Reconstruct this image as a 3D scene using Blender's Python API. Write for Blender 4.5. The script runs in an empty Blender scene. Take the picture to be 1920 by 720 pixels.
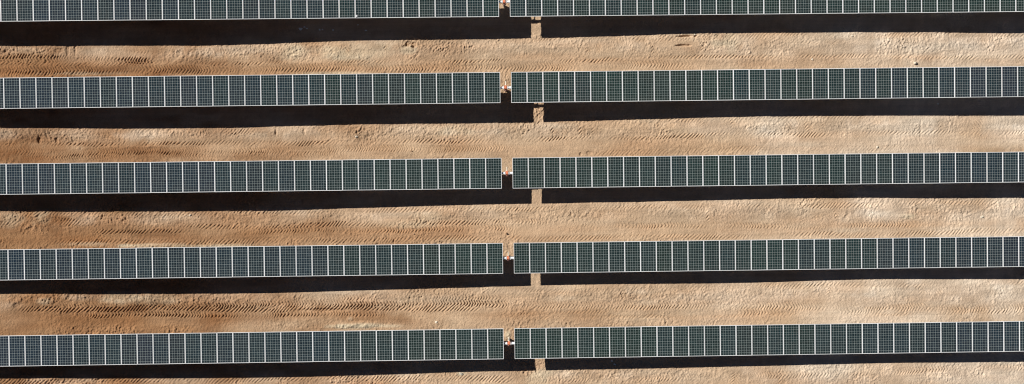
import bpy, bmesh, math, random
import numpy as np
from mathutils import Vector, Euler, Matrix

random.seed(7)
PI = math.pi
scene = bpy.context.scene
COL = scene.collection

# ------------------------------------------------------------------ camera
CAM = (-0.32269, -0.45691, 58.81356)
CROT = (-0.01289, -0.01109, -0.01255)
FPX = 1700.0                                   # focal length in pixels of a 1920 wide frame
cd = bpy.data.cameras.new("camera")
cam = bpy.data.objects.new("camera", cd)
COL.objects.link(cam)
cam.location = CAM
cam.rotation_euler = CROT
cd.sensor_width = 36.0
cd.lens = FPX / 1920 * 36
cd.clip_start = 0.5
cd.clip_end = 5000
scene.camera = cam

# ------------------------------------------------------------------ sky, sun, exposure
SUN = Vector((-1.2651, 0.6794, 1.0)).normalized()      # towards the sun
ELEV = math.asin(SUN.z)
world = bpy.data.worlds.new("World")
scene.world = world
world.use_nodes = True
wn = world.node_tree
sky = wn.nodes.new("ShaderNodeTexSky")
sky.sky_type = 'NISHITA'
sky.sun_disc = False
sky.sun_elevation = ELEV
sky.sun_rotation = math.atan2(SUN.x, SUN.y)
sky.altitude = 2500
sky.air_density = 0.3
sky.dust_density = 0.0
sky.ozone_density = 1.0
bg = wn.nodes["Background"]
bg.inputs[1].default_value = 0.05
wn.links.new(sky.outputs[0], bg.inputs[0])

sd = bpy.data.lights.new("sun", 'SUN')
sd.energy = 5.0
sd.angle = math.radians(0.5)
sd.color = (1.0, 0.955, 0.89)
so = bpy.data.objects.new("sun", sd)
COL.objects.link(so)
so.rotation_euler = SUN.to_track_quat('Z', 'Y').to_euler()
so.location = (-30, 20, 40)

scene.view_settings.view_transform = 'Standard'
scene.view_settings.look = 'None'
scene.view_settings.exposure = 0.28
scene.view_settings.gamma = 1.0
scene.cycles.filter_width = 1.15

# ------------------------------------------------------------------ helpers
R_CAM = np.array(Euler(CROT, 'XYZ').to_matrix())

def at(u, v, z=-0.1):
    """where the photograph's point (u, v) meets the level z, in metres"""
    d = R_CAM @ np.array([(u - 960) / FPX, -(v - 360) / FPX, -1.0])
    t = (z - CAM[2]) / d[2]
    return CAM[0] + d[0] * t, CAM[1] + d[1] * t

def obj(name, bm, m, parent=None, smooth=False):
    me = bpy.data.meshes.new(name)
    bm.to_mesh(me)
    bm.free()
    if m is not None:
        me.materials.append(m)
    if smooth:
        for p in me.polygons:
            p.use_smooth = True
    o = bpy.data.objects.new(name, me)
    COL.objects.link(o)
    if parent is not None:
        o.parent = parent
    return o

def tag(o, label=None, cat=None, group=None, kind=None):
    if label: o['label'] = label
    if cat: o['category'] = cat
    if group: o['group'] = group
    if kind: o['kind'] = kind
    return o

def box(bm, x0, x1, y0, y1, z0, z1, bevel=0.0):
    r = bmesh.ops.create_cube(bm, size=1.0)
    vs = r['verts']
    for v in vs:
        v.co.x = x0 if v.co.x < 0 else x1
        v.co.y = y0 if v.co.y < 0 else y1
        v.co.z = z0 if v.co.z < 0 else z1
    if bevel:
        es = list({e for v in vs for e in v.link_edges})
        bmesh.ops.bevel(bm, geom=es, offset=bevel, segments=2, affect='EDGES')

def rod(bm, a, b, r, r2=None, seg=20):
    a, b = Vector(a), Vector(b)
    d = b - a
    q = d.to_track_quat('Z', 'Y')
    m = Matrix.Translation((a + b) / 2) @ q.to_matrix().to_4x4()
    bmesh.ops.create_cone(bm, cap_ends=True, segments=seg, radius1=r, radius2=r if r2 is None else r2,
                          depth=d.length, matrix=m)

def mat(name, col, rough=0.5, metal=0.0, noise=0.0, nscale=8.0, spec=0.5):
    m = bpy.data.materials.new(name)
    m.use_nodes = True
    nt = m.node_tree
    b = nt.nodes["Principled BSDF"]
    b.inputs["Base Color"].default_value = (*col, 1)
    b.inputs["Roughness"].default_value = rough
    b.inputs["Metallic"].default_value = metal
    b.inputs["Specular IOR Level"].default_value = spec
    if noise:
        tc = nt.nodes.new("ShaderNodeTexCoord")
        n = nt.nodes.new("ShaderNodeTexNoise")
        n.inputs["Scale"].default_value = nscale
        n.inputs["Detail"].default_value = 6
        nt.links.new(tc.outputs["Object"], n.inputs["Vector"])
        mx = nt.nodes.new("ShaderNodeMix")
        mx.data_type = 'RGBA'
        mx.inputs["A"].default_value = (*[c * (1 - noise) for c in col], 1)
        mx.inputs["B"].default_value = (*[min(1, c * (1 + noise)) for c in col], 1)
        nt.links.new(n.outputs["Fac"], mx.inputs["Factor"])
        nt.links.new(mx.outputs["Result"], b.inputs["Base Color"])
    return m

# ------------------------------------------------------------------ measured layout
ROW_PITCH, GAP, MOD, PITCH = 5.40698, 0.6875, 1.9388, 1.005
ZTOP = 1.5                                              # panel plane above the datum
ROWS = [(-0.03361, 0.01073, -0.00039, 0.01341, -0.0034),
        (-0.00958, -0.00749, 2e-05, 0.00589, 0.00069),
        (0.0112, -0.0078, -0.00048, -0.01613, 0.00162),
        (0.02298, 0.00924, -0.00021, -0.03486, 0.00102),
        (-0.00126, 0.00442, 0.00033, 0.03309, 0.00139)]  # dx, dy, yaw, dz, slope
TERRAIN = [(-32.634, 8.599, -0.236), (-24.447, 8.543, -0.342), (-16.181, 8.543, -0.366), (-11.999, 8.662, -0.202), (-5.088, 8.702, -0.163), (0.446, 8.72, -0.153), (5.293, 8.769, -0.095), (10.476, 8.851, 0.011), (17.056, 8.894, 0.056), (26.147, 8.833, -0.061), (33.761, 8.727, -0.237),
 (-32.699, 3.311, -0.163), (-24.541, 3.19, -0.337), (-16.263, 3.178, -0.349), (-10.704, 3.26, -0.224), (-5.166, 3.279, -0.193), (0.378, 3.266, -0.208), (5.232, 3.324, -0.119), (10.42, 3.41, 0.01), (16.996, 3.465, 0.096), (26.07, 3.415, 0.028), (33.646, 3.334, -0.086),
 (-32.824, -2.065, -0.198), (-26.032, -2.193, -0.372), (-16.382, -2.269, -0.462), (-11.503, -2.207, -0.359), (-6.627, -2.109, -0.202), (0.31, -2.014, -0.045), (5.161, -1.995, -0.007), (10.355, -1.956, 0.063), (16.928, -1.899, 0.162), (22.487, -1.901, 0.173), (33.562, -2.028, 0.011),
 (-32.886, -7.412, -0.119), (-24.737, -7.571, -0.343), (-16.464, -7.647, -0.444), (-11.581, -7.58, -0.339), (-7.394, -7.481, -0.186), (-3.226, -7.423, -0.096), (1.628, -7.336, 0.039), (8.558, -7.304, 0.096), (16.902, -7.316, 0.089), (22.408, -7.198, 0.27), (33.494, -7.336, 0.081),
 (-33.013, -12.902, -0.151), (-24.862, -13.08, -0.406), (-16.583, -13.183, -0.551), (-8.893, -13.093, -0.411), (-3.303, -12.933, -0.17), (0.174, -12.896, -0.112), (7.826, -12.867, -0.063), (16.848, -12.756, 0.108), (25.863, -12.671, 0.242), (33.439, -12.754, 0.126)]
TP = np.array(TERRAIN)
SX, SY = 4.6, 4.2
def kern(ax, ay, bx, by):
    return np.exp(-0.5 * (((ax - bx) / SX) ** 2 + ((ay - by) / SY) ** 2))
_K = kern(TP[:, None, 0], TP[:, None, 1], TP[None, :, 0], TP[None, :, 1]) + 0.02 * np.eye(len(TP))
ZMEAN = -0.12
_W = np.linalg.solve(_K, TP[:, 2] - ZMEAN)
def low(x, y):
    """gentle relief of the graded ground"""
    x = np.asarray(x, float); y = np.asarray(y, float)
    out = np.full(np.broadcast(x, y).shape, ZMEAN)
    for (px, py, _), w in zip(TERRAIN, _W):
        out = out + w * kern(x, y, px, py)
    return out

# ------------------------------------------------------------------ ground height field
def far(a, b, n):          # n values from a outwards to b, spacing growing
    t = np.linspace(0, 1, n + 1)[1:]
    return a + (b - a) * t ** 3.2
fx = np.arange(-36.6, 34.6, 0.031)
fy = np.arange(-14.6, 13.4, 0.034)
X1 = np.concatenate([far(fx[0], -1500, 45)[::-1], fx, far(fx[-1], 1500, 45)])
Y1 = np.concatenate([far(fy[0], -1500, 45)[::-1], fy, far(fy[-1], 1500, 45)])
nx, ny = len(X1), len(Y1)
XX, YY = X1[None, :], Y1[:, None]

def vnoise(wx, wy, seed, px=X1, py=Y1):
    """smooth value noise (-1..1) with cell size wx by wy metres, on the tensor grid"""
    rng = np.random.default_rng(seed)
    N = 2048 if min(wx, wy) < .1 else 1024
    def prep(p, w, off):
        t = p / w + off
        i = np.floor(t).astype(np.int64)
        f = t - i
        return i % N, (i + 1) % N, f * f * (3 - 2 * f)
    T = rng.uniform(-1, 1, (N, N)).astype(np.float32)
    j0, j1, fj = prep(py, wy, N / 2 + .37)
    i0, i1, fi = prep(px, wx, N / 2 + .61)
    fj = fj[:, None].astype(np.float32); fi = fi[None, :].astype(np.float32)
    A = T[j0] * (1 - fj) + T[j1] * fj
    return A[:, i0] * (1 - fi) + A[:, i1] * fi

def sstep(a, b, x):
    t = np.clip((x - a) / (b - a), 0, 1)
    return t * t * (3 - 2 * t)

inner = (sstep(-60, -36, XX) * sstep(60, 36, XX) * sstep(-34, -16, YY) * sstep(34, 15, YY)).astype(np.float32)
# coarse evaluation of the relief, then bilinear
cx = np.linspace(-60, 60, 241); cy = np.linspace(-45, 45, 181)
LZ = low(cx[None, :], cy[:, None])
def interp2(Z, gx, gy, px, py):
    tx = np.clip((px - gx[0]) / (gx[1] - gx[0]), 0, len(gx) - 1.001)
    ty = np.clip((py - gy[0]) / (gy[1] - gy[0]), 0, len(gy) - 1.001)
    ix = tx.astype(int); iy = ty.astype(int); fx_ = tx - ix; fy_ = (ty - iy)[:, None]
    A = Z[iy] * (1 - fy_) + Z[iy + 1] * fy_
    return A[:, ix] * (1 - fx_) + A[:, ix + 1] * fx_
H = interp2(LZ, cx, cy, X1, Y1).astype(np.float32)

def blob(u, v, ru, rv, soft=0.5, n=None):
    x, y = at(u, v)
    rx, ry = ru / 28.9, rv / 28.9
    d = np.sqrt(((XX - x) / rx) ** 2 + ((YY - y) / ry) ** 2)
    if n is not None:
        d = d + n
    return sstep(1 + soft, 1 - soft, d).astype(np.float32)

N_mid = vnoise(.9, .6, 11)
N_brk = vnoise(1.3, .25, 12) * .6 + vnoise(.4, .2, 13) * .4
N_fine = vnoise(.16, .14, 16)
N_low = vnoise(6, 2.2, 14) * .6 + vnoise(2.2, 1.1, 15) * .4

# --- tyre tracks: bars pressed by tractor tyres
TR_ENV = np.zeros((ny, nx), np.float32)
def track(pts, w, depth, kind, pitch=None, seed=0, brk=0.35, sink=0.012, lean=1.0):
    """pts in photograph points; w in metres; kind '/', '\\' or '>' or '<' or '|'"""
    global H, TR_ENV
    pitch = pitch or (.232 if kind == '/' else .197)
    depth *= 1.08 if kind == '/' else 1.75; brk *= .8
    if kind in '<>': lean = .72
    P = np.array([at(*p) for p in pts])
    xs = X1; m = (xs > P[0, 0] - .6) & (xs < P[-1, 0] + .6)
    ii = np.where(m)[0]
    if len(ii) < 2: return
    yc = np.interp(xs[ii], P[:, 0], P[:, 1]) + .05 * np.sin(xs[ii] * .55 + seed) + .02 * np.sin(xs[ii] * 1.9 + seed * 2)
    ylo, yhi = yc.min() - w, yc.max() + w
    jj = np.where((Y1 > ylo) & (Y1 < yhi))[0]
    t = (Y1[jj][:, None] - yc[None, :])
    x = xs[ii][None, :]
    env = sstep(w * .5, w * .34, np.abs(t) + .05 * N_mid[np.ix_(jj, ii)] + .05 * N_fine[np.ix_(jj, ii)])
    ends = sstep(P[0, 0] - .5, P[0, 0] + .9, x) * sstep(P[-1, 0] + .5, P[-1, 0] - .9, x)
    wob = .06 * np.sin(x * 2.7 + seed * 1.7) + .03 * np.sin(x * 1.3 + seed) + .025 * N_brk[np.ix_(jj, ii)]
    if kind == '/': ph = x - t * lean
    elif kind == '\\': ph = x + t * lean
    elif kind == '>': ph = x + np.abs(t) * lean
    elif kind == '<': ph = x - np.abs(t) * lean
    else: ph = x + 0 * t
    c = np.cos(2 * PI * (ph + wob) / pitch) + .35 * N_fine[np.ix_(jj, ii)]
    lug = np.tanh(1.8 * (c + .3)) * .5
    keep = np.clip(.5 + brk * 2.2 * (.5 * np.sin(x * .8 + seed * 3) + N_brk[np.ix_(jj, ii)] + N_low[np.ix_(jj, ii)] * .8) + (.5 - brk), 0, 1.15)
    e = (env * ends * keep).astype(np.float32)
    H[np.ix_(jj, ii)] += e * (depth * lug - sink)
    TR_ENV[np.ix_(jj, ii)] = np.maximum(TR_ENV[np.ix_(jj, ii)], e)

def vtrack(u, v0, v1, w, depth, seed=0, lean=.9, kind='<', bend=0):
    """a tyre track crossing the lane"""
    global H, TR_ENV
    x0, ya = at(u, v0); x1, yb = at(u + bend, v1)
    ylo, yhi = min(ya, yb), max(ya, yb)
    jj = np.where((Y1 > ylo) & (Y1 < yhi))[0]
    ii = np.where((X1 > min(x0, x1) - w) & (X1 < max(x0, x1) + w))[0]
    if len(ii) < 2 or len(jj) < 2: return
    y = Y1[jj][:, None]
    xc = x1 + (x0 - x1) * ((y - ylo) / (yhi - ylo)) ** 1.6
    t = X1[ii][None, :] - xc
    env = sstep(w * .5, w * .36, np.abs(t) + .04 * N_mid[np.ix_(jj, ii)])
    ends = sstep(ylo, ylo + .3, y) * sstep(yhi, yhi - .3, y)
    ph = y + (np.abs(t) if kind == '<' else t) * lean + .03 * N_brk[np.ix_(jj, ii)]
    lug = np.tanh(2 * np.cos(2 * PI * ph / .2)) * .5
    keep = np.clip(.6 + N_brk[np.ix_(jj, ii)] * .9 + .5 * np.sin(y * 2.1 + seed), 0, 1)
    e = (env * ends * keep).astype(np.float32)
    H[np.ix_(jj, ii)] += e * (depth * lug - .008)
    TR_ENV[np.ix_(jj, ii)] = np.maximum(TR_ENV[np.ix_(jj, ii)], e)

# lane 1 (under the top row)
track([(-40, 119), (480, 117), (960, 115), (1440, 106), (1960, 107)], .27, .036, '/', seed=1, brk=.5)
track([(-40, 132), (520, 128), (960, 126), (1300, 121)], .62, .022, '>', seed=2, brk=.35)
track([(250, 95), (480, 96), (620, 92)], .45, .02, '>', seed=3, brk=.6)
track([(560, 79), (760, 75), (960, 74), (1450, 66), (1950, 66)], .30, .020, '/', seed=4, brk=.6)
track([(1180, 75), (1440, 72), (1560, 84)], .3, .018, '/', seed=44, brk=.5)
track([(-30, 108), (120, 110), (300, 112)], .5, .028, '<', seed=5, brk=.5)
# lane 2
track([(-40, 274), (240, 269), (500, 268), (960, 263), (1440, 252), (1960, 247)], .31, .042, '/', seed=6, brk=.42)
track([(20, 284), (400, 283), (700, 279), (960, 277)], .5, .020, '>', pitch=.17, seed=7, brk=.3)
track([(30, 294), (330, 292), (700, 289)], .4, .018, '<', pitch=.17, seed=8, brk=.4)
track([(240, 248), (330, 247), (480, 245)], .45, .034, '/', seed=9, brk=.5)
track([(1130, 226), (1440, 221), (1640, 219)], .32, .026, '/', seed=10, brk=.4)
track([(1100, 290), (1300, 282), (1700, 276)], .4, .016, '/', seed=11, brk=.5)
# lane 3
track([(-30, 418), (90, 417), (160, 419)], .5, .034, '/', seed=12, brk=.5)
track([(170, 434), (350, 435)], .34, .05, '/', seed=13, brk=.15)
track([(330, 424), (480, 426), (760, 419), (960, 415)], .34, .042, '/', seed=14, brk=.35)
track([(460, 434), (760, 430), (960, 428)], .42, .022, '>', seed=15, brk=.45)
track([(60, 455), (480, 453), (960, 446), (1440, 441), (1960, 433)], .34, .034, '/', seed=16, brk=.32)
track([(30, 402), (480, 400), (960, 391), (1440, 386)], .30, .030, '/', seed=17, brk=.4)
track([(1490, 385), (1960, 377)], .34, .03, '/', seed=18, brk=.4)
track([(860, 410), (1060, 420), (1440, 424), (1760, 420)], .40, .022, '>', seed=19, brk=.45)
# lane 4
track([(30, 580), (300, 580), (480, 582), (760, 578), (900, 577)], .42, .058, '/', seed=20, brk=.15)
track([(160, 591), (480, 592), (720, 590)], .40, .040, '>', seed=21, brk=.3)
track([(360, 574), (480, 573), (800, 569), (960, 571)], .46, .044, '>', seed=22, brk=.25)
track([(100, 575), (420, 571)], .22, .036, '\\', seed=23, brk=.25)
track([(960, 587), (1140, 586)], .25, .026, '/', seed=24, brk=.4)
track([(980, 573), (1250, 571), (1440, 573), (1780, 577), (1960, 575)], .6, .022, '>', seed=25, brk=.4)
track([(1380, 585), (1700, 582), (1960, 578)], .5, .018, '>', seed=26, brk=.5)
track([(1000, 596), (1440, 590), (1960, 584)], .22, .02, '/', seed=61, brk=.5)
track([(480, 560), (960, 556)], .4, .02, '>', seed=62, brk=.5)
track([(900, 548), (1200, 542), (1440, 538), (1960, 530)], .3, .022, '/', seed=27, brk=.5)
track([(1410, 535), (1620, 532)], .3, .03, '/', seed=47, brk=.2)
# lane 5 (foot of the photograph)
track([(-30, 716), (480, 714), (760, 709), (960, 712)], .42, .044, '/', seed=28, brk=.3)
track([(1000, 712), (1440, 704), (1760, 690), (1960, 688)], .5, .02, '>', seed=29, brk=.5)
# tracks that cross the lanes
for k, (u, v0, v1, w, d) in enumerate([(520, 88, 108, .4, .03), (575, 84, 108, .4, .034), (618, 84, 108, .35, .03), (655, 84, 106, .4, .026), (720, 80, 100, .3, .03), (810, 78, 98, .3, .03), (870, 78, 100, .3, .028),
        (1043, 78, 106, .5, .03), (1098, 76, 108, .5, .034), (1125, 76, 104, .35, .024), (1222, 78, 106, .5, .024),
        (1322, 66, 100, .4, .034), (1555, 68, 92, .42, .04), (1568, 70, 92, .3, .03), (1795, 66, 92, .5, .028),
        (1850, 68, 96, .5, .02), (1380, 68, 96, .6, .02), (845, 78, 108, .5, .02), (560, 86, 108, .6, .03), (600, 86, 110, .5, .03),
        (1035, 233, 256, .45, .035), (1062, 234, 258, .4, .03), (1088, 230, 258, .5, .034), (1118, 228, 256, .4, .03),
        (1270, 226, 250, .4, .03), (1322, 222, 250, .5, .032), (1370, 220, 252, .4, .034), (1480, 222, 248, .5, .036),
        (1510, 222, 250, .5, .03), (1545, 222, 250, .4, .03), (1600, 226, 262, .5, .02), (1725, 222, 252, .5, .032), (1760, 222, 252, .4, .02), (1835, 222, 248, .6, .032),
        (850, 238, 258, .6, .02), (1050, 390, 418, .5, .03), (1125, 392, 420, .5, .032), (1285, 390, 420, .5, .03), (1325, 388, 418, .5, .03),
        (1375, 386, 414, .6, .034), (1562, 388, 414, .3, .032), (1535, 388, 414, .5, .02), (1795, 382, 412, .6, .026), (1825, 384, 410, .4, .02),
        (1165, 536, 560, .5, .028), (1235, 532, 560, .5, .02), (1318, 530, 558, .45, .034), (1368, 528, 558, .3, .034), (1515, 532, 556, .4, .034),
        (1555, 532, 556, .5, .028), (1720, 530, 556, .5, .02), (1760, 530, 556, .5, .03), (1850, 530, 560, .5, .018), (1120, 535, 560, .6, .025),
        (1190, 684, 722, .5, .03), (1380, 694, 722, .5, .03), (1460, 688, 722, .5, .024)]):
    vtrack(u, v0, v1, w, d * 1.25, seed=k, kind='<' if k % 3 else '/', bend=(-1) ** k * 5)

# --- broken soil: lumpy where it was dug, smooth where it was rolled
rough = np.clip(.55 + 1.15 * N_low + .8 * N_mid + .5 * vnoise(.45, .3, 17), .08, 1.6)
smooth_spots = [(230, 99, 60, 10), (400, 94, 50, 9), (540, 268, 40, 8), (250, 253, 45, 9), (375, 255, 30, 8), (155, 410, 28, 9), (120, 566, 20, 8),
                (225, 560, 30, 9), (1620, 78, 30, 14), (1660, 235, 30, 12), (1880, 236, 60, 14), (1880, 405, 16, 34), (1670, 400, 40, 12),
                (1020, 436, 50, 9), (1290, 433, 70, 8), (1330, 240, 40, 12), (1700, 545, 20, 12), (1890, 580, 20, 30)]
for u, v, a, b in smooth_spots:
    rough = rough * (1 - .75 * blob(u, v, a, b, .5, N_mid * .25))
for u, v, a, b in [(60, 250, 110, 9), (110, 262, 60, 8), (520, 96, 120, 16), (360, 103, 60, 12), (330, 250, 80, 8), (20, 412, 30, 12),
                   (70, 560, 60, 10), (340, 560, 120, 9), (600, 606, 110, 10), (660, 612, 60, 6), (590, 592, 40, 8), (1050, 404, 90, 14),
                   (1080, 245, 60, 12), (820, 245, 130, 12), (1250, 555, 200, 14), (1180, 705, 160, 16), (1400, 556, 60, 8), (300, 461, 200, 5)]:
    rough = np.maximum(rough, 1.25 * blob(u, v, a, b, .5, N_mid * .4))
def lane_mask(off, w):
    m = 0
    for r in range(-1, 6):
        yc = (2 - r) * ROW_PITCH + off
        m = m + np.exp(-((YY - yc) / w) ** 2)
    return m
rough = rough * (1 - .5 * lane_mask(1.55, .5)) + .35 * lane_mask(2.95, .5) * np.clip(.4 + N_mid, 0, 1)
rough *= (1 - .45 * TR_ENV) * (1 - .28 * sstep(-8, 12, XX))
def slanted(wx, wy, seed, ang):
    """noise cells stretched along a slanted direction, evaluated on the grid in strips"""
    rng = np.random.default_rng(seed)
    N = 1024
    T = rng.uniform(-1, 1, (N, N)).astype(np.float32)
    ca, sa = math.cos(ang), math.sin(ang)
    out = np.empty((ny, nx), np.float32)
    for j in range(0, ny, 64):
        yy = Y1[j:j + 64, None]
        a = ((XX * ca + yy * sa) / wx + 400).astype(np.float32); b = ((-XX * sa + yy * ca) / wy + 400).astype(np.float32)
        ia = np.floor(a).astype(np.int32); ib = np.floor(b).astype(np.int32)
        fa = a - ia; fb = b - ib
        fa = fa * fa * (3 - 2 * fa); fb = fb * fb * (3 - 2 * fb)
        ia0 = ia % N; ia1 = (ia + 1) % N; ib0 = ib % N; ib1 = (ib + 1) % N
        out[j:j + 64] = (T[ib0, ia0] * (1 - fa) + T[ib0, ia1] * fa) * (1 - fb) + (T[ib1, ia0] * (1 - fa) + T[ib1, ia1] * fa) * fb
    return out
n1 = slanted(.34, .20, 21, .9)
n2 = .6 * slanted(.17, .12, 22, .5) + .6 * slanted(.16, .12, 28, 2.3)
n3 = .7 * slanted(.095, .075, 23, 1.4) + .6 * slanted(.09, .075, 29, 2.6)
clod = (np.maximum(0, slanted(.15, .13, 24, .2) - .45) * 1.8 - np.maximum(0, slanted(.13, .09, 27, 1.0) - .5) * 1.9) * np.clip(.6 + N_low + N_mid * .5, 0, 1.5)
H += inner * (rough * (.009 * n1 + .012 * n2 + .017 * n3 + .026 * clod) + .008 * n3 + .004 * n2 + .03 * vnoise(1.6, .9, 25) * (.4 + .6 * rough))
del clod

# --- long wheel ruts and their shoulders, along the lanes
for pts, w, d in [([(-40, 141), (1960, 119)], .5, .03), ([(-40, 118), (960, 115), (1960, 103)], .9, .035),
                  ([(-40, 270), (960, 262), (1960, 247)], .7, .04), ([(-40, 430), (960, 420), (1960, 412)], 1.0, .03),
                  ([(-40, 585), (960, 580), (1960, 574)], 1.1, .04)]:
    P = np.array([at(*p) for p in pts])
    yc = np.interp(X1, P[:, 0], P[:, 1]) + .08 * np.sin(X1 * .4)
    t = (YY - yc[None, :]) / w
    H += inner * (-d * np.exp(-t * t * 3) + d * .5 * np.exp(-((t - 1.0) ** 2) * 10)).astype(np.float32)

# --- pits and trenches
def pit(u, v, ru, rv, d, soft=.25):
    global H
    H -= d * blob(u, v, ru, rv, soft, N_mid * .15 + .12 * n2)
pit(1282, 68.5, 13, 1.8, .14, .35)
pit(1281, 86, 12, 2.0, .13, .35)
pit(1303, 67.5, 2.4, 2.4, .12, .3)
pit(1316, 86, 4, 1, .04, .4)
pit(124, 93, 3, 10, .06, .4)
pit(138, 92, 2.0, 9, .05, .4)
pit(109, 94, 8, 4, .05, .3)
pit(766, 82, 6, 4.6, .12, .3)
pit(776, 84, 5, 5.0, .12, .3)
H += .10 * blob(770, 85, 3, 2.5, .4)
pit(759, 87, 4, 3.0, .06, .3)
pit(600, 583, 40, 3.2, .07, .5)
pit(516, 247, 2.4, 6, .06, .5)
pit(569, 247, 2.4, 5, .05, .5)
pit(1105, 287, 5, 3.5, .06, .4)
pit(1089, 289, 2.2, 3, .06, .4)
pit(71, 263, 3, 6, .09, .4)
pit(104, 263, 3, 5, .07, .4)
pit(738, 453, 1.5, 4, .06, .4)
pit(1725, 240, 2.5, 14, .03, .7)
pit(1071, 401, 2.5, 4, .05, .4)
pit(30, 573, 6, 4, .07, .4)
# spoil heaps
for u, v, a, b, h in [(75, 412, 17, 14, .03), (20, 412, 20, 10, .02), (84, 565, 12, 6, .02), (640, 612, 22, 4.5, .06), (676, 610, 26, 5, .07), (655, 600, 6, 4, .04),
                      (550, 98, 22, 10, .05), (620, 98, 16, 10, .05), (680, 108, 14, 6, .04), (952, 627, 5, 5, .04), (300, 462, 50, 3.5, .04), (765, 92, 12, 4, .03),
                      (1690, 405, 12, 3, .04)]:
    H += h * blob(u, v, a, b, .6, n2 * .25 + N_mid * .2) * (1 + .5 * n2)

# ------------------------------------------------------------------ ground colour (soil types)
red = np.array([.338, .188, .095], np.float32)       # red loam
tan = np.array([.508, .362, .238], np.float32)       # sandy loam
pale = np.array([.640, .522, .402], np.float32)      # pale sand
grey = np.array([.590, .490, .345], np.float32)      # lime subsoil
ux = sstep(-36, 8, XX) ; ur = sstep(2, 34, XX)
ka = np.clip(1.08 - 1.25 * ux + .65 * N_low + .06 * (-YY) * (1 - ux) * .4, 0, 1)[..., None]
kb = np.clip(.9 * ur - .12 + .55 * vnoise(3.2, 1.6, 31) * (.35 + ur) + .25 * N_mid * ur, 0, 1)[..., None]
C = tan * (1 - ka) + red * ka
C = C * (1 - kb) + pale * kb
# paler crust on the upper half of each lane, browner wheel lanes
def lane_mask(off, w):
    m = 0
    for r in range(-1, 6):
        yc = (2 - r) * ROW_PITCH + off
        m = m + np.exp(-((YY - yc) / w) ** 2)
    return m
upper = (lane_mask(2.95, .55) * np.clip(.35 + .9 * vnoise(2.4, .8, 32), 0, 1))[..., None] * .45
C = C * (1 - upper) + (pale * .6 + tan * .4) * upper
wheel = np.clip(TR_ENV * .22 + lane_mask(1.65, .50) * (1.05 - .55 * ux) * np.clip(.7 + N_low, 0, 1), 0, 1)[..., None]
C = C * (1 - wheel) + C * np.array([.86, .77, .68]) * wheel
def patch(u, v, a, b, col, k, seed_n=None):
    global C
    m = (blob(u, v, a, b, .6, N_mid * .35 + n1 * .25) * k)[..., None]
    C = C * (1 - m) + np.array(col, np.float32) * m
for u, v, a, b, k in [(550, 98, 24, 12, .65), (620, 98, 20, 12, .6), (660, 104, 40, 8, .5), (765, 94, 16, 7, .6), (690, 95, 40, 12, .4), (75, 412, 17, 14, .5), (22, 412, 22, 12, .35),
                      (84, 565, 13, 6, .45), (220, 560, 28, 10, .55), (300, 562, 40, 9, .4), (640, 613, 26, 4, .9), (685, 611, 30, 4.5, .9), (655, 598, 5, 4, .6), (730, 612, 20, 3, .6),
                      (280, 461, 60, 4, .5), (400, 462, 60, 3, .5), (160, 458, 40, 4, .35), (952, 627, 5, 6, .8), (1370, 75, 14, 18, .5), (1340, 76, 10, 16, .4),
                      (1700, 405, 14, 5, .8), (235, 461, 20, 3, .6), (150, 137, 60, 3, .4), (640, 137, 80, 3, .5), (1016, 702, 20, 12, .6), (865, 701, 8, 4, .8),
                      (780, 420, 40, 10, .4), (800, 405, 30, 8, .3), (850, 245, 30, 8, .4), (1010, 720, 20, 20, .4)]:
    patch(u, v, a, b, grey, k)
for u, v, a, b, k in [(1885, 400, 20, 40, .8), (1885, 590, 22, 40, .7), (1660, 85, 24, 8, .5), (1770, 80, 30, 8, .6), (1900, 240, 40, 20, .6), (1400, 75, 20, 10, .3),
                      (1660, 240, 40, 10, .5), (1670, 400, 30, 14, .5), (1840, 405, 12, 8, .6), (1440, 240, 24, 14, .4), (1760, 548, 60, 16, .4), (1450, 545, 30, 12, .4),
                      (400, 94, 60, 9, .35), (250, 253, 40, 8, .5), (160, 412, 24, 9, .25), (1330, 240, 40, 12, .35), (1640, 545, 20, 12, .4), (1890, 700, 60, 20, .5), (1560, 690, 40, 14, .4)]:
    patch(u, v, a, b, pale, k)
for u, v, a, b, k in [(600, 590, 140, 14, .65), (330, 580, 300, 11, .5), (720, 600, 60, 8, .6), (250, 434, 160, 10, .5), (420, 450, 100, 8, .55), (400, 133, 80, 6, .35),
                      (160, 128, 160, 8, .3), (220, 290, 160, 10, .4), (60, 440, 60, 12, .3), (1460, 275, 60, 14, .25), (1740, 107, 40, 8, .3), (1300, 90, 16, 10, .25)]:
    patch(u, v, a, b, red * .86, k)
streak = .055 * vnoise(5.0, .10, 41) + .045 * vnoise(1.8, .06, 42) + .05 * vnoise(.22, 1.6, 43) * (.4 + ur) + .06 * vnoise(1.1, .45, 44)
mott = (lane_mask(2.95, .6) * vnoise(.7, .35, 46))
C = C * (1 + .13 * mott[..., None])
sm = (vnoise(1.7, .7, 47) * .6 + vnoise(.8, .4, 48) * .4) * (1.15 - .75 * ux)
C = C * (1 + np.array([.13, .17, .20]) * sm[..., None])
damp = sstep(.12, .55, vnoise(3.4, .8, 49) * .55 + vnoise(1.1, .4, 50) * .35 + .18 * n1) * (1.0 - .72 * ux)
C = C * (1 - np.array([.27, .34, .40]) * damp[..., None])
dry = sstep(.15, .5, vnoise(1.5, .9, 51) * .5 + vnoise(.5, .4, 52) * .35 + .2 * n1) * lane_mask(2.95, .75)
C = C * (1 + np.array([.08, .12, .17]) * dry[..., None])
C = C * (1 + streak)[..., None] * (1 + np.array([.0, -.035, -.06]) * vnoise(2.6, .35, 45)[..., None])
C = C * (1 + .07 * n1 + .07 * n3 * rough * .8 + .05 * N_mid)[..., None]
C = np.clip(C, .03, .85)
RGBA = np.ones((ny, nx, 4), np.float32)
RGBA[..., :3] = C

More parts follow.
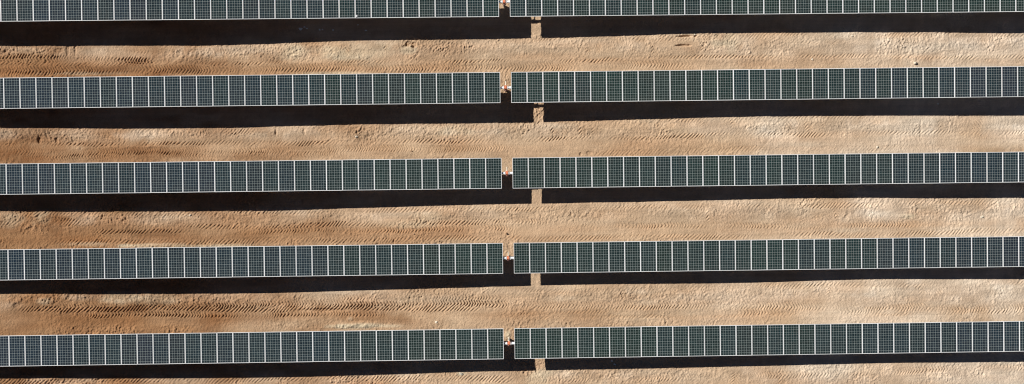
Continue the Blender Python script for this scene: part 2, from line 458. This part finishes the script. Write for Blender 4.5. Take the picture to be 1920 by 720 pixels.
# --- the sheet itself
V = np.empty((ny, nx, 3), np.float32)
V[..., 0] = XX; V[..., 1] = YY; V[..., 2] = H
gm = bpy.data.meshes.new("ground")
idx = np.arange(ny * nx, dtype=np.int32).reshape(ny, nx)
quads = np.stack([idx[:-1, :-1], idx[:-1, 1:], idx[1:, 1:], idx[1:, :-1]], -1).reshape(-1, 4)
gm.vertices.add(ny * nx)
gm.vertices.foreach_set("co", V.ravel())
gm.loops.add(quads.size)
gm.loops.foreach_set("vertex_index", quads.ravel())
gm.polygons.add(len(quads))
gm.polygons.foreach_set("loop_start", np.arange(0, quads.size, 4, dtype=np.int32))
gm.update(calc_edges=True)
gm.polygons.foreach_set("use_smooth", np.ones(len(quads), bool))
ca = gm.attributes.new("soil", 'FLOAT_COLOR', 'POINT')
ca.data.foreach_set("color", RGBA.ravel())
ground = bpy.data.objects.new("ground", gm)
COL.objects.link(ground)
tag(ground, kind='structure')
HINT = H.copy()
def zg(x, y):
    i = min(max(int(np.searchsorted(X1, x)), 0), nx - 1); j = min(max(int(np.searchsorted(Y1, y)), 0), ny - 1)
    return float(HINT[j, i])

m = bpy.data.materials.new("soil")
m.use_nodes = True
nt = m.node_tree
b = nt.nodes["Principled BSDF"]
b.inputs["Roughness"].default_value = .95
b.inputs["Specular IOR Level"].default_value = .15
at_n = nt.nodes.new("ShaderNodeAttribute"); at_n.attribute_name = "soil"
tc = nt.nodes.new("ShaderNodeTexCoord")
nz = nt.nodes.new("ShaderNodeTexNoise"); nz.inputs["Scale"].default_value = 14; nz.inputs["Detail"].default_value = 8; nz.inputs["Roughness"].default_value = .7
nt.links.new(tc.outputs["Object"], nz.inputs["Vector"])
mr = nt.nodes.new("ShaderNodeMapRange")
mr.inputs["From Min"].default_value = .3; mr.inputs["From Max"].default_value = .7
mr.inputs["To Min"].default_value = .88; mr.inputs["To Max"].default_value = 1.12
nt.links.new(nz.outputs["Fac"], mr.inputs["Value"])
mul = nt.nodes.new("ShaderNodeVectorMath"); mul.operation = 'SCALE'
nt.links.new(at_n.outputs["Color"], mul.inputs[0]); nt.links.new(mr.outputs["Result"], mul.inputs["Scale"])
nt.links.new(mul.outputs["Vector"], b.inputs["Base Color"])
nb = nt.nodes.new("ShaderNodeTexNoise"); nb.inputs["Scale"].default_value = 17; nb.inputs["Detail"].default_value = 5
nt.links.new(tc.outputs["Object"], nb.inputs["Vector"])
bp = nt.nodes.new("ShaderNodeBump"); bp.inputs["Strength"].default_value = .9; bp.inputs["Distance"].default_value = .035
nt.links.new(nb.outputs["Fac"], bp.inputs["Height"]); nt.links.new(bp.outputs["Normal"], b.inputs["Normal"])
gm.materials.append(m)
M_SOIL = m

# ------------------------------------------------------------------ materials of the trackers
M_FRAME = mat("anodised_frame", (.90, .92, .93), .45, 0.0, .05, 3)
_nt = M_FRAME.node_tree
_oi = _nt.nodes.new("ShaderNodeObjectInfo"); _mr = _nt.nodes.new("ShaderNodeMapRange")
_mr.inputs["To Min"].default_value = .80; _mr.inputs["To Max"].default_value = 1.03
_nt.links.new(_oi.outputs["Random"], _mr.inputs["Value"])
_sc = _nt.nodes.new("ShaderNodeVectorMath"); _sc.operation = 'SCALE'
_nt.links.new(_nt.nodes["Mix"].outputs["Result"], _sc.inputs[0]); _nt.links.new(_mr.outputs["Result"], _sc.inputs["Scale"])
_nt.links.new(_sc.outputs["Vector"], _nt.nodes["Principled BSDF"].inputs["Base Color"])
M_TUBE = mat("galvanised_steel", (.84, .88, .90), .45, .0, .12, 14)
M_POST = mat("galvanised_post", (.42, .44, .45), .5, .6, .2, 9)
M_DRIVE = mat("drive_housing", (.80, .27, .14), .5, 0, .2, 12)
M_RUST = mat("primer_plate", (.50, .26, .22), .6, 0, .2, 10)
M_MOTOR = mat("motor_casing", (.80, .74, .62), .45, 0, .1, 20)
M_DARK = mat("dark_rubber", (.03, .03, .03), .6)

def cell_material():
    m = bpy.data.materials.new("solar_cells")
    m.use_nodes = True
    nt = m.node_tree; L = nt.links; N = nt.nodes
    b = N["Principled BSDF"]
    tc = N.new("ShaderNodeTexCoord"); sp = N.new("ShaderNodeSeparateXYZ")
    L.new(tc.outputs["Object"], sp.inputs[0])
    def mth(op, a, c=None, d=None):
        n = N.new("ShaderNodeMath"); n.operation = op
        for k, val in enumerate((a, c, d)):
            if val is None: continue
            if isinstance(val, (int, float)): n.inputs[k].default_value = val
            else: L.new(val, n.inputs[k])
        return n.outputs[0]
    cw, ch = .1575, .1575
    lines = None
    cells = []
    for ax, c, off in (("X", cw, 0.0), ("Y", ch, 0.0)):
        t = mth('DIVIDE', sp.outputs[ax], c)
        fl = mth('FLOOR', t)
        cells.append(fl)
        fr = mth('SUBTRACT', t, fl)
        dist = mth('MINIMUM', fr, mth('SUBTRACT', 1.0, fr))
        ln = mth('LESS_THAN', dist, LINE_W / 2 / c)
        lines = ln if lines is None else mth('MAXIMUM', lines, ln)
    # margin outside the field of 6 by 12 cells
    ax_ = mth('ABSOLUTE', sp.outputs["X"]); ay_ = mth('ABSOLUTE', sp.outputs["Y"])
    lines = mth('MAXIMUM', lines, mth('GREATER_THAN', ax_, cw * 3 - .001))
    lines = mth('MAXIMUM', lines, mth('GREATER_THAN', ay_, ch * 6 - .001))
    # each cell slightly its own shade
    cmb = N.new("ShaderNodeCombineXYZ"); L.new(cells[0], cmb.inputs[0]); L.new(cells[1], cmb.inputs[1])
    oi = N.new("ShaderNodeObjectInfo"); L.new(mth('MULTIPLY', oi.outputs["Random"], 91.0), cmb.inputs[2])
    wn_ = N.new("ShaderNodeTexWhiteNoise"); wn_.noise_dimensions = '3D'; L.new(cmb.outputs[0], wn_.inputs["Vector"])
    sc = mth('MULTIPLY_ADD', wn_.outputs["Value"], .3, .85)
    vm = N.new("ShaderNodeVectorMath"); vm.operation = 'SCALE'
    L.new(oi.outputs["Color"], vm.inputs[0]); L.new(sc, vm.inputs["Scale"])
    mx = N.new("ShaderNodeMix"); mx.data_type = 'RGBA'
    L.new(lines, mx.inputs["Factor"]); L.new(vm.outputs[0], mx.inputs["A"])
    mx.inputs["B"].default_value = LINE_COL
    # thin dust film
    nz = N.new("ShaderNodeTexNoise"); nz.inputs["Scale"].default_value = 1.7; nz.inputs["Detail"].default_value = 5
    ge = N.new("ShaderNodeNewGeometry"); L.new(ge.outputs["Position"], nz.inputs["Vector"])
    n2_ = N.new("ShaderNodeTexNoise"); n2_.inputs["Scale"].default_value = .35; L.new(ge.outputs["Position"], n2_.inputs["Vector"])
    edge = mth('POWER', mth('MAXIMUM', mth('MULTIPLY_ADD', sp.outputs["Y"], -.5, .5), 0.0), 5.0)
    df = mth('ADD', mth('MULTIPLY', nz.outputs["Fac"], .014), mth('MULTIPLY', mth('MULTIPLY', n2_.outputs["Fac"], nz.outputs["Fac"]), .03))
    df = mth('ADD', df, mth('MULTIPLY', edge, mth('MULTIPLY', nz.outputs["Fac"], .03)))
    m2 = N.new("ShaderNodeMix"); m2.data_type = 'RGBA'
    L.new(df, m2.inputs["Factor"]); L.new(mx.outputs["Result"], m2.inputs["A"]); m2.inputs["B"].default_value = (.55, .47, .38, 1)
    L.new(m2.outputs["Result"], b.inputs["Base Color"])
    b.inputs["Roughness"].default_value = .18
    b.inputs["IOR"].default_value = 1.33
    b.inputs["Specular IOR Level"].default_value = .5
    return m
LINE_W = .0066
LINE_COL = (.56, .64, .63, 1)
M_CELL = cell_material()
M_BACK = mat("backsheet", (.75, .76, .76), .6)

# ------------------------------------------------------------------ panel, frame
PW, PL, TH = PITCH - .005, MOD, .038
LIP, LIPE = .029, .031
bm = bmesh.new()
box(bm, -PW / 2 + .006, PW / 2 - .006, -PL / 2 + .006, PL / 2 - .006, -.010, -.004)
panel0 = obj("solar_panel", bm, M_CELL)
bm = bmesh.new()
for s in (-1, 1):
    x0, x1 = sorted((s * PW / 2, s * (PW / 2 - LIP)))
    box(bm, x0, x1, -PL / 2, PL / 2, -TH, 0, .002)
    y0, y1 = sorted((s * PL / 2, s * (PL / 2 - LIPE)))
    box(bm, -PW / 2 + LIP + .0005, PW / 2 - LIP - .0005, y0, y1, -TH, -.0006, .002)
for s in (-1, 1):       # the cross rails that seat the frame on the tube
    x0 = s * (PW / 2 - .05)
    box(bm, x0 - .02, x0 + .02, -.32, .32, -TH - .035, -TH - .001, .003)
frame0 = obj("frame", bm, M_FRAME, panel0)

def hue(u, r, rng):
    """glass batches: bluer towards both ends of the rows, greener in the middle"""
    if r == 0: kb = .35 - .5 * u
    else: kb = .55 * abs(u) ** 1.2 + (.20 + .22 * (u < -.35) if u < 0 else .0)
    if u > .6 and r: kb += .3 * min(1, (u - .6) / .3)
    kb += rng.uniform(-.22, .22)
    kb = min(1, max(0, kb))
    g = (.0078, .0240, .0225); bl = (.0088, .0205, .0350)
    v = rng.uniform(.88, 1.12)
    c = [g[i] * (1 - kb) + bl[i] * kb for i in range(3)]
    if rng.random() < .12: c[0] *= 1.35
    return [q * v for q in c] + [1.0]

NL, NR = 36, 35
rng = random.Random(3)
LABELS = ["dark green solar panel row cut off by the top edge, white scrap lying on it",
          "second solar panel row from the top, just under the dirt lane with two dark slots",
          "middle row of the five dark solar panel rows, equally far from top and bottom",
          "solar panel row directly above the reddish dirt lane with the darkest tyre ruts",
          "lowest solar panel row, with pale rubble lying along its upper frame"]
GROUP = "solar tracker rows across the bare dirt"

def ipost(bm, x, z0, z1):
    box(bm, x - .05, x + .05, -.075, -.068, z0, z1)
    box(bm, x - .05, x + .05, .068, .075, z0, z1)
    box(bm, x - .003, x + .003, -.0675, .0675, z0, z1)

first = True
for r, (dx, dy, yaw, dz, sl) in enumerate(ROWS):
    yrow = (2 - r) * ROW_PITCH + dy
    gz = zg(dx, yrow)
    root = bpy.data.objects.new("solar_tracker", None)
    COL.objects.link(root)
    root.location = (dx, yrow, gz)
    root.rotation_euler = (0, -math.atan(sl), yaw)
    tag(root, LABELS[r], "solar tracker", GROUP)
    zt = ZTOP + dz - gz                    # panel top plane above the root
    for side, n in ((-1, NL), (1, NR)):
        for i in range(n):
            if first:
                p, f = panel0, frame0
                first = False
            else:
                p = panel0.copy(); COL.objects.link(p)
                f = frame0.copy(); COL.objects.link(f)
                f.parent = p
            p.parent = root
            x = side * (GAP / 2 + (i + .5) * PITCH)
            p.location = (x, rng.uniform(-.003, .003), zt + rng.uniform(-.002, .002))
            p.rotation_euler = (rng.gauss(0, .0016), rng.gauss(0, .0016), rng.gauss(0, .0006))
            p.color = hue(x / 34, r, rng)
    tz = zt - TH - .037 - .082
    xa, xb = -(GAP / 2 + NL * PITCH + .2), GAP / 2 + NR * PITCH + .2
    bm = bmesh.new()
    rod(bm, (xa, 0, tz), (xb, 0, tz), .082, seg=24)
    obj("torque_tube", bm, M_TUBE, root, smooth=False)
    # posts, with bearing heads
    px = [-35, -31, -24.2, -17.3, -10.4, -4.3, 4.3, 10.4, 17.3, 24.2, 31.5]
    for x in px:
        wz = zg(dx + x, yrow + yaw * x) - gz - sl * x
        bm = bmesh.new()
        ipost(bm, x, wz - .3, tz - .16)
        box(bm, x - .04, x + .04, -.11, .11, tz - .159, tz - .10, .004)
        rod(bm, (x - .035, 0, tz), (x + .035, 0, tz), .10, seg=20)
        obj("post", bm, M_POST, root)
    # slew drive in the gap
    wz = zg(dx, yrow) - gz
    bm = bmesh.new()
    ipost(bm, 0, wz - .3, tz - .17)
    box(bm, -.075, .075, -.15, .11, tz - .169, tz - .15, .003)
    obj("post", bm, M_POST, root)
    bm = bmesh.new()
    rod(bm, (-.055, 0, tz), (.055, 0, tz), .115, seg=28)
    rod(bm, (-.085, 0, tz), (.085, 0, tz), .088, seg=28)
    box(bm, -.06, .06, -.03, .15, tz + .02, tz + .115, .012)
    for k in range(8):
        a = k * PI / 4
        rod(bm, (-.10, .078 * math.cos(a), tz + .078 * math.sin(a)), (.10, .078 * math.cos(a), tz + .078 * math.sin(a)), .008, seg=6)
    drv = obj("slew_drive", bm, M_DRIVE, root)
    bm = bmesh.new()
    rod(bm, (0, .15, tz + .07), (.0, .20, tz + .07), .042, seg=16)
    rod(bm, (0, .20, tz + .07), (.0, .36, tz + .07), .028, seg=16)
    rod(bm, (0, .36, tz + .07), (.0, .40, tz + .07), .034, seg=16)
    obj("motor", bm, M_MOTOR, drv)
    bm = bmesh.new()
    box(bm, -.11, .11, -.185, -.118, tz - .10, tz - .06, .006)
    box(bm, -.02, .02, -.14, -.11, tz - .11, tz - .03, .004)
    obj("mounting_plate", bm, M_RUST, drv)
    bm = bmesh.new()
    for s in (-1, 1):
        box(bm, s * .125 - .018, s * .125 + .018, -.098, .098, tz - .098, tz + .098, .008)
    obj("tube_flange", bm, M_FRAME, drv)

# ------------------------------------------------------------------ stones and litter
M_WSTONE = mat("pale_stone", (.62, .55, .44), .85, 0, .25, 18)
M_WSTONE_LIFTED = mat("pale_stone_lightened", (.84, .82, .78), .8, 0, .1, 18)  # pale stone, colour lightened to offset the shadow these stones lie in
M_BSTONE = mat("brown_clod", (.40, .26, .16), .95, 0, .25, 18)
M_WHITE = mat("white_plastic", (.85, .87, .87), .5, 0, .05, 10)
def stone(u, v, a, b, h, label, m=M_WSTONE, name="stone", cat="stone", seed=0, sink=.25):
    rg = random.Random(seed)
    x, y = at(u, v)
    a, b = a / 28.9, b / 28.9
    bm = bmesh.new()
    bmesh.ops.create_icosphere(bm, subdivisions=3, radius=1)
    dirs = [Vector((rg.gauss(0, 1), rg.gauss(0, 1), rg.gauss(0, 1))).normalized() for _ in range(12)]
    for vt in bm.verts:
        d = vt.co.normalized(); k = 1.0
        for q in dirs:
            t = d.dot(q)
            if t > .72: k *= .72 / t
        vt.co = d * k * (1 + .04 * math.sin(9 * d.x + seed) * math.cos(7 * d.y))
        vt.co.x *= a * 1.15; vt.co.y *= b * 1.15; vt.co.z *= h
    o = obj(name, bm, m)
    o.location = (x, y, zg(x, y) + h * (1 - 2 * sink) * .6)
    o.rotation_euler = (0, 0, rg.uniform(-.5, .5))
    tag(o, label, cat, "stones lying on the dirt")
    return o
ST = [(563, 53.5, 3.2, 2.2, .07, "brightest pale stone in the top row's shadow, left end of a line of stones", 0),
      (570, 50, 1.7, 1.2, .04, "small grey stone just above and right of the brightest stone in the top shadow", 0),
      (574.5, 52.7, 1.5, 1.1, .035, "small grey stone right of the brightest stone in the top shadow, beside another", 0),
      (598.5, 55, 1.5, 1.9, .045, "left stone of a close pair midway along the stones in the top shadow", 0),
      (604, 55, 1.4, 1.3, .04, "right stone of a close pair midway along the stones in the top shadow", 0),
      (624, 56, 1.6, 1.5, .035, "dim stone in the top shadow below the panels, right of the close pair", 0),
      (671, 46.4, 1.2, 1.2, .03, "tiny stone in the top shadow, right below the white scrap on the panel", 0),
      (686, 56.7, 2.1, 1.3, .04, "lone flat stone at the right end of the stones in the top shadow", 0),
      (1715, 118.0, 3.6, 2.4, .10, "pale clod with a black shadow just above the second panel row, far right", 0),
      (1302, 65.5, 1.6, 1.2, .04, "small stone beside the round dark hole near the two dark slots", 0),
      (948.6, 437.4, 1.7, 1.4, .14, "upright lump with dark shadow in the lane above the fourth row's motor", 1),
      (353.4, 404, 2.0, 1.8, .05, "bright white pebble on reddish dirt just under the middle row's shadow", 0),
      (1147, 676.2, 1.7, 1.6, .04, "upper of two stones in the lowest row's shadow", 0),
      (1152, 682.8, 2.4, 1.2, .045, "lower of two stones in the lowest row's shadow", 0),
      (1643, 276, 2.3, 2.2, .06, "round pale stone on cream dirt just above the middle panel row, right side", 0),
      (1840, 406, 3.0, 2.2, .05, "wide pale stone on cream dirt between third and fourth rows, far right", 0),
      (818, 604, 2.6, 2.2, .06, "pale angular stone in the lane above the lowest panel row, near centre", 0),
      (864.5, 701, 4.0, 2.0, .07, "cream stone at the lower edge of the bottom shadow, left of its break", 0),
      (1522, 112, 1.8, 1.5, .04, "pale stone on the dirt just above the second panel row, right of centre", 0),
      (1658.5, 85, 1.7, 1.5, .04, "pale stone midway across the uppermost dirt lane, right side", 0),
      (1597, 68, 2.4, 1.4, .05, "pale stone touching the lower edge of the top shadow, right side", 0),
      (667.5, 256, 2.0, 1.6, .04, "pale stone above the tyre bars in the second dirt lane, left of centre", 0),
      (771.5, 283, 1.6, 1.3, .06, "dark clod below the tyre bars in the second dirt lane, left of centre", 1),
      (776.5, 438.5, 1.4, 1.3, .06, "dark clod in the third dirt lane, left of the fourth row's gap", 1),
      (1757, 195, 1.5, 1.5, .035, "single pale speck of stone inside the second row's shadow, far right", 0)]
for k, (u, v, a, b_, h, lab, t) in enumerate(ST):
    stone(u, v, a * 1.15, b_ * 1.15, h, lab, M_BSTONE if t else (M_WSTONE_LIFTED if (v < 60 or 670 < v < 690 or v == 195) else M_WSTONE), seed=k + 5)

# white scrap caught on the top row
x, y = at(668.6, 30.4, 1.5)
bm = bmesh.new()
bmesh.ops.create_grid(bm, x_segments=9, y_segments=9, size=.5)
rg = random.Random(5)
for vt in bm.verts:
    vt.co.x = vt.co.x * .13 + rg.uniform(-.007, .007) + vt.co.y * .04
    vt.co.y = vt.co.y * .12 + rg.uniform(-.007, .007)
    vt.co.z = .012 + rg.uniform(0, .03)
bmesh.ops.solidify(bm, geom=bm.faces[:], thickness=.002)
scrap = obj("scrap", bm, M_WHITE)
scrap.location = (x, y, ZTOP + ROWS[0][3] + ROWS[0][4] * x + .002)
scrap.rotation_euler = (0, 0, .4)
tag(scrap, "crumpled white scrap lying on the lower frame of the top panel row", "scrap")
